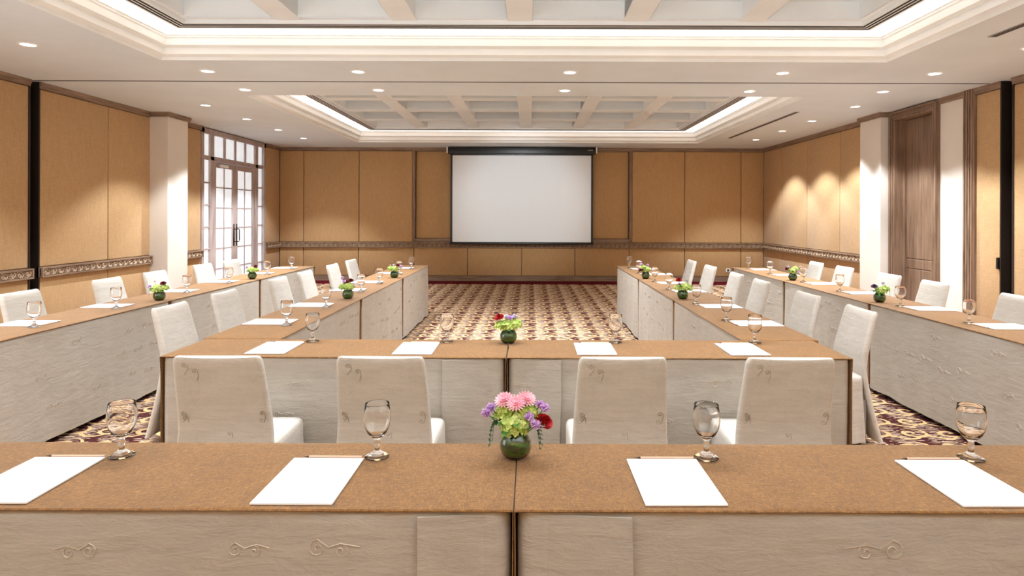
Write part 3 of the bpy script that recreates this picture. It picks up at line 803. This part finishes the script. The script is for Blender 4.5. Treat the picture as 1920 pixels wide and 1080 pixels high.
# ------------------------------------------------------------------ flower arrangements
def rot_to(d):
    return Vector((0, 0, 1)).rotation_difference(Vector(d).normalized()).to_matrix().to_4x4()
def petal(mb, m, L, wd, cup=.3, n=3):
    """petal growing from the origin along +x, cupped upwards"""
    vs = []
    for i in range(n+1):
        t = i/n; w_ = wd*math.sin(PI*min(.95, .12+.80*t))*.5; z = cup*L*t*t
        vs += [(L*t, -w_, z+w_*.25), (L*t, 0, z), (L*t, w_, z+w_*.25)]
    fs = []
    for i in range(n):
        a = i*3
        fs += [(a, a+1, a+4, a+3), (a+1, a+2, a+5, a+4)]
    mb.add([m @ Vector(v) for v in vs], fs)
def gerbera_mb(r=.032):
    mb = MB()
    for ring, (k, cup, rr) in enumerate(((18, .12, 1), (16, .35, .85), (12, .7, .6), (8, 1.2, .35))):
        for i in range(k):
            petal(mb, Matrix.Translation((0, 0, .002*ring)) @ Matrix.Rotation(2*PI*(i+.5*ring)/k, 4, 'Z'), r*rr, r*.30, cup, 2)
    return mb
def carnation_mb(r=.017, seed=1):
    rnd = random.Random(seed); mb = MB()
    for i in range(46):
        d = Vector((rnd.gauss(0, 1), rnd.gauss(0, 1), abs(rnd.gauss(0, 1))*.9+.1)).normalized()
        petal(mb, rot_to(d) @ Matrix.Rotation(rnd.uniform(0, 6.28), 4, 'Z') @ Matrix.Rotation(-1.15, 4, 'Y'), r*rnd.uniform(.8, 1.1), r*.8, .4, 2)
    return mb
def rose_mb(r=.024):
    mb = MB()
    for ring, (k, rr, hgt, z) in enumerate(((3, .25, 1.0, .35), (4, .45, .95, .22), (5, .68, .8, .1), (6, .92, .6, 0))):
        for i in range(k):
            a0 = 2*PI*i/k+ring*.7; half = PI/k*1.35; vs = []
            for u in range(5):
                for v in range(4):
                    a = a0+half*(u/2-1); q = v/3
                    rad = r*rr*(.45+.65*q+(.18*q*q if ring > 1 else -.12*q)); vs.append((rad*math.cos(a), rad*math.sin(a), r*(z+hgt*q*1.1-.10*abs(u/2-1)*q)))
            mb.add(vs, [(u*4+v, u*4+4+v, u*4+5+v, u*4+1+v) for u in range(4) for v in range(3)])
    return mb
def hydrangea_mb(r=.045, seed=1, n=70, zs=.8):
    rnd = random.Random(seed); mb = MB()
    for i in range(n):
        t = (i+.5)/n; ph = math.acos(1-1.45*t); a = i*2.399963
        d = Vector((math.sin(ph)*math.cos(a), math.sin(ph)*math.sin(a), math.cos(ph)))
        c = Vector((d.x*r, d.y*r, d.z*r*zs))*rnd.uniform(.86, 1.06)
        base = Matrix.Translation(c) @ rot_to(d+Vector((rnd.uniform(-.3, .3), rnd.uniform(-.3, .3), rnd.uniform(-.2, .3)))) @ Matrix.Rotation(rnd.uniform(0, 1.5), 4, 'Z')
        for k in range(4): petal(mb, base @ Matrix.Rotation(PI/2*k, 4, 'Z'), .0115, .0125, rnd.uniform(.15, .5), 2)
    mb.lathe([(.001, -.4*r), (r*.7, -.3*r), (r*.8, 0), (r*.62, r*.45*zs), (r*.3, r*.74*zs), (.001, r*.8*zs)], 10)
    return mb
def leaf_mb(L=.05, wd=.022):
    mb = MB(); petal(mb, Matrix(), L, wd, -.25, 5); return mb
def fern_mb(L=.075, seed=0):
    mb = MB(); n = 9; pts = []
    for i in range(n+1):
        t = i/n; pts.append((L*.55*t*(1.2-.5*t), 0, .012*math.sin(t*3)-L*.85*t*t))
    mb.tube(pts, .0009, 3)
    for i in range(1, n+1):
        for s in (-1, 1):
            petal(mb, Matrix.Translation(pts[i]) @ Matrix.Rotation(s*1.1, 4, 'Z') @ Matrix.Rotation(.25, 4, 'Y'), .017*(1-.45*i/n), .0075, -.1, 2)
    return mb
ME = {'gerbera': gerbera_mb().mesh('gerbera', M['pink']), 'lilac': carnation_mb().mesh('carnation', M['lilac']), 'white': carnation_mb(.016, 2).mesh('carnation', M['white_fl']),
      'rose': rose_mb().mesh('rose', M['red']), 'darkrose': rose_mb(.022).mesh('rose', M['darkred']), 'purple': rose_mb(.024).mesh('rose', M['purple']),
      'hyd': hydrangea_mb(.043, 1).mesh('hydrangea', M['hyd']), 'hyd2': hydrangea_mb(.030, 2, 40).mesh('hydrangea', M['hyd']),
      'bud': carnation_mb(.009, 4).mesh('bud', M['pink']),
      'leaf': leaf_mb().mesh('leaf', M['leaf'], 'all'), 'leaf2': leaf_mb(.042, .026).mesh('leaf', M['leaf'], 'all'), 'fern': fern_mb().mesh('fern_frond', M['fern'])}
NAME = {'gerbera': 'pink_flower', 'lilac': 'lilac_flower', 'white': 'white_flower', 'rose': 'red_rose', 'darkrose': 'dark_red_rose', 'purple': 'purple_flower', 'hyd': 'green_hydrangea', 'hyd2': 'green_hydrangea', 'bud': 'pink_bud'}
bowl_prof = [(.0, 0), (.026, 0), (.030, .002), (.043, .014), (.0495, .032), (.0485, .050), (.041, .066), (.034, .074), (.033, .079), (.0320, .079), (.0330, .0735), (.0402, .0653), (.0475, .0495), (.0485, .032), (.0421, .0150), (.029, .0035), (0, .003)]
bowl_me = MB().lathe(bowl_prof, 28).mesh('glass_bowl', M['glass'], 'all')
lin_me = MB().lathe([(.0, .0035), (.0285, .0042), (.0417, .0155), (.0480, .0322), (.0470, .0492), (.0397, .0648), (.0325, .073), (.0, .074)], 24).mesh('leaf_lining', M['lining'], 'all')
stem_mat = M['leaf']
def bouquet(loc, label, flowers, seed, ferns=(), nleaf=9):
    rnd = random.Random(seed)
    t = thing('flower_bowl', label, 'flowers', loc, 0, 'flower bowls at the table seams')
    link('glass_bowl', bowl_me, t); link('leaf_lining', lin_me, t)
    st = MB()
    for (k, x, z, *rest) in flowers:
        y = rest[0] if rest else rnd.uniform(-.02, .01)
        d = Vector((x*6, y*6-.55, 1.0)).normalized() if k in ('gerbera', 'lilac', 'white', 'rose', 'darkrose', 'purple') else Vector((x*3, y*4, 1)).normalized()
        o = link(NAME[k], ME[k], t); o.location = (x, y, z-(.012 if k not in ('hyd', 'hyd2') else .008))
        o.rotation_euler = (rot_to(d) @ Matrix.Rotation(rnd.uniform(0, 6), 4, 'Z')).to_euler()
        if k in ('hyd', 'hyd2'): o.rotation_euler = (rnd.uniform(-.1, .2), x*2, rnd.uniform(0, 6))
        else: st.tube([(x*.25, y*.25, .066), (x*.7, y*.7, .066+(z-.066)*.55), (x, y, z-.012)], .0016, 4)
    for k in range(nleaf):
        a = 2*PI*k/nleaf+rnd.uniform(-.3, .3); r = .030
        o = link('leaf', ME[rnd.choice(('leaf', 'leaf2'))], t); o.location = (r*math.cos(a), r*math.sin(a), .076+rnd.uniform(0, .035))
        o.rotation_euler = (rnd.uniform(-.3, .3), rnd.uniform(-.75, .15), a)
    for (x, z, a) in ferns:
        o = link('fern_frond', ME['fern'], t); o.location = (x, -.015, z); o.rotation_euler = (0, 0, a)
    obj('stems', st, M['leaf'], t)
    return t
bouquet((-.044, 1.905, TZ), 'bowl of pink, lilac, red and green flowers on the front table', [
    ('gerbera', 0, .180, -.02), ('gerbera', -.034, .183, 0), ('gerbera', .032, .185, .005), ('lilac', -.072, .160, 0), ('lilac', -.086, .147, -.01), ('lilac', .088, .160, 0), ('lilac', .073, .165, .01),
    ('lilac', .060, .120, -.035), ('lilac', .040, .142, -.025), ('rose', .082, .115, -.01), ('hyd', -.004, .108, -.012), ('hyd2', .034, .142, .005), ('hyd2', -.030, .140, .01)],
    11, [(-.045, .112, PI-.5), (-.05, .108, PI+.3), (.045, .098, -.2), (.05, .104, .3)], 14)
bouquet((-.126, 3.60, TZ), 'green flower bowl with one red rose at left, on the table closing the U', [
    ('rose', -.050, .150), ('white', -.012, .160), ('lilac', .012, .156), ('white', .036, .166), ('hyd', .008, .108), ('hyd2', .045, .118), ('hyd2', -.045, .108)], 12)
bouquet((-3.17, 5.33, TZ), 'flower bowl with purple bloom left, far left row, nearer of two', [
    ('lilac', -.073, .128), ('darkrose', .034, .145), ('bud', -.03, .172), ('hyd', -.006, .106), ('hyd2', .052, .112), ('hyd2', -.04, .1)], 13, [(-.05, .10, PI)])
bouquet((-3.17, 7.11, TZ), 'flower bowl with pale pink bloom left, far left row, farther of two', [
    ('lilac', -.055, .140), ('darkrose', .037, .142), ('hyd', 0, .110), ('hyd2', .045, .11)], 14)
bouquet((-1.60, 5.47, TZ), 'flower bowl with two tall lilac blooms, left arm of the U, nearer of two', [
    ('lilac', -.05, .188), ('lilac', -.033, .158), ('white', .052, .136), ('darkrose', .022, .160), ('hyd', .005, .108), ('hyd2', -.045, .108)], 15)
bouquet((-1.59, 7.29, TZ), 'flower bowl with pink bud on top, left arm of the U, farther of two', [
    ('white', -.003, .158), ('lilac', .075, .142), ('darkrose', .042, .145), ('bud', -.025, .2), ('bud', -.045, .16), ('hyd', 0, .108), ('hyd2', -.05, .115)], 16)
bouquet((1.35, 5.53, TZ), 'flower bowl with bright red rose on top, right arm of the U, nearer of two', [
    ('rose', -.035, .166), ('lilac', -.03, .136), ('hyd', .018, .112), ('hyd2', -.05, .105), ('hyd2', .05, .105)], 17, [(.02, .16, .4)])
bouquet((1.345, 7.29, TZ), 'flower bowl with two lilac blooms on top, right arm of the U, farther of two', [
    ('lilac', -.055, .18), ('lilac', .020, .168), ('darkrose', -.062, .102, -.03), ('hyd', .004, .112), ('hyd2', -.03, .14)], 18)
bouquet((3.00, 5.36, TZ), 'leafy flower bowl with dark purple bloom, far right row, nearer of two', [
    ('purple', -.046, .135), ('white', .027, .17), ('hyd', .012, .106), ('hyd2', .045, .12)], 19, [(.05, .11, 0)], 16)
bouquet((3.01, 7.16, TZ), 'flower bowl with red and white blooms, far right row, farther of two', [
    ('white', -.05, .162), ('darkrose', -.07, .13), ('white', .08, .158), ('lilac', .038, .108, -.035), ('hyd', .01, .112), ('hyd2', .03, .14)], 20)
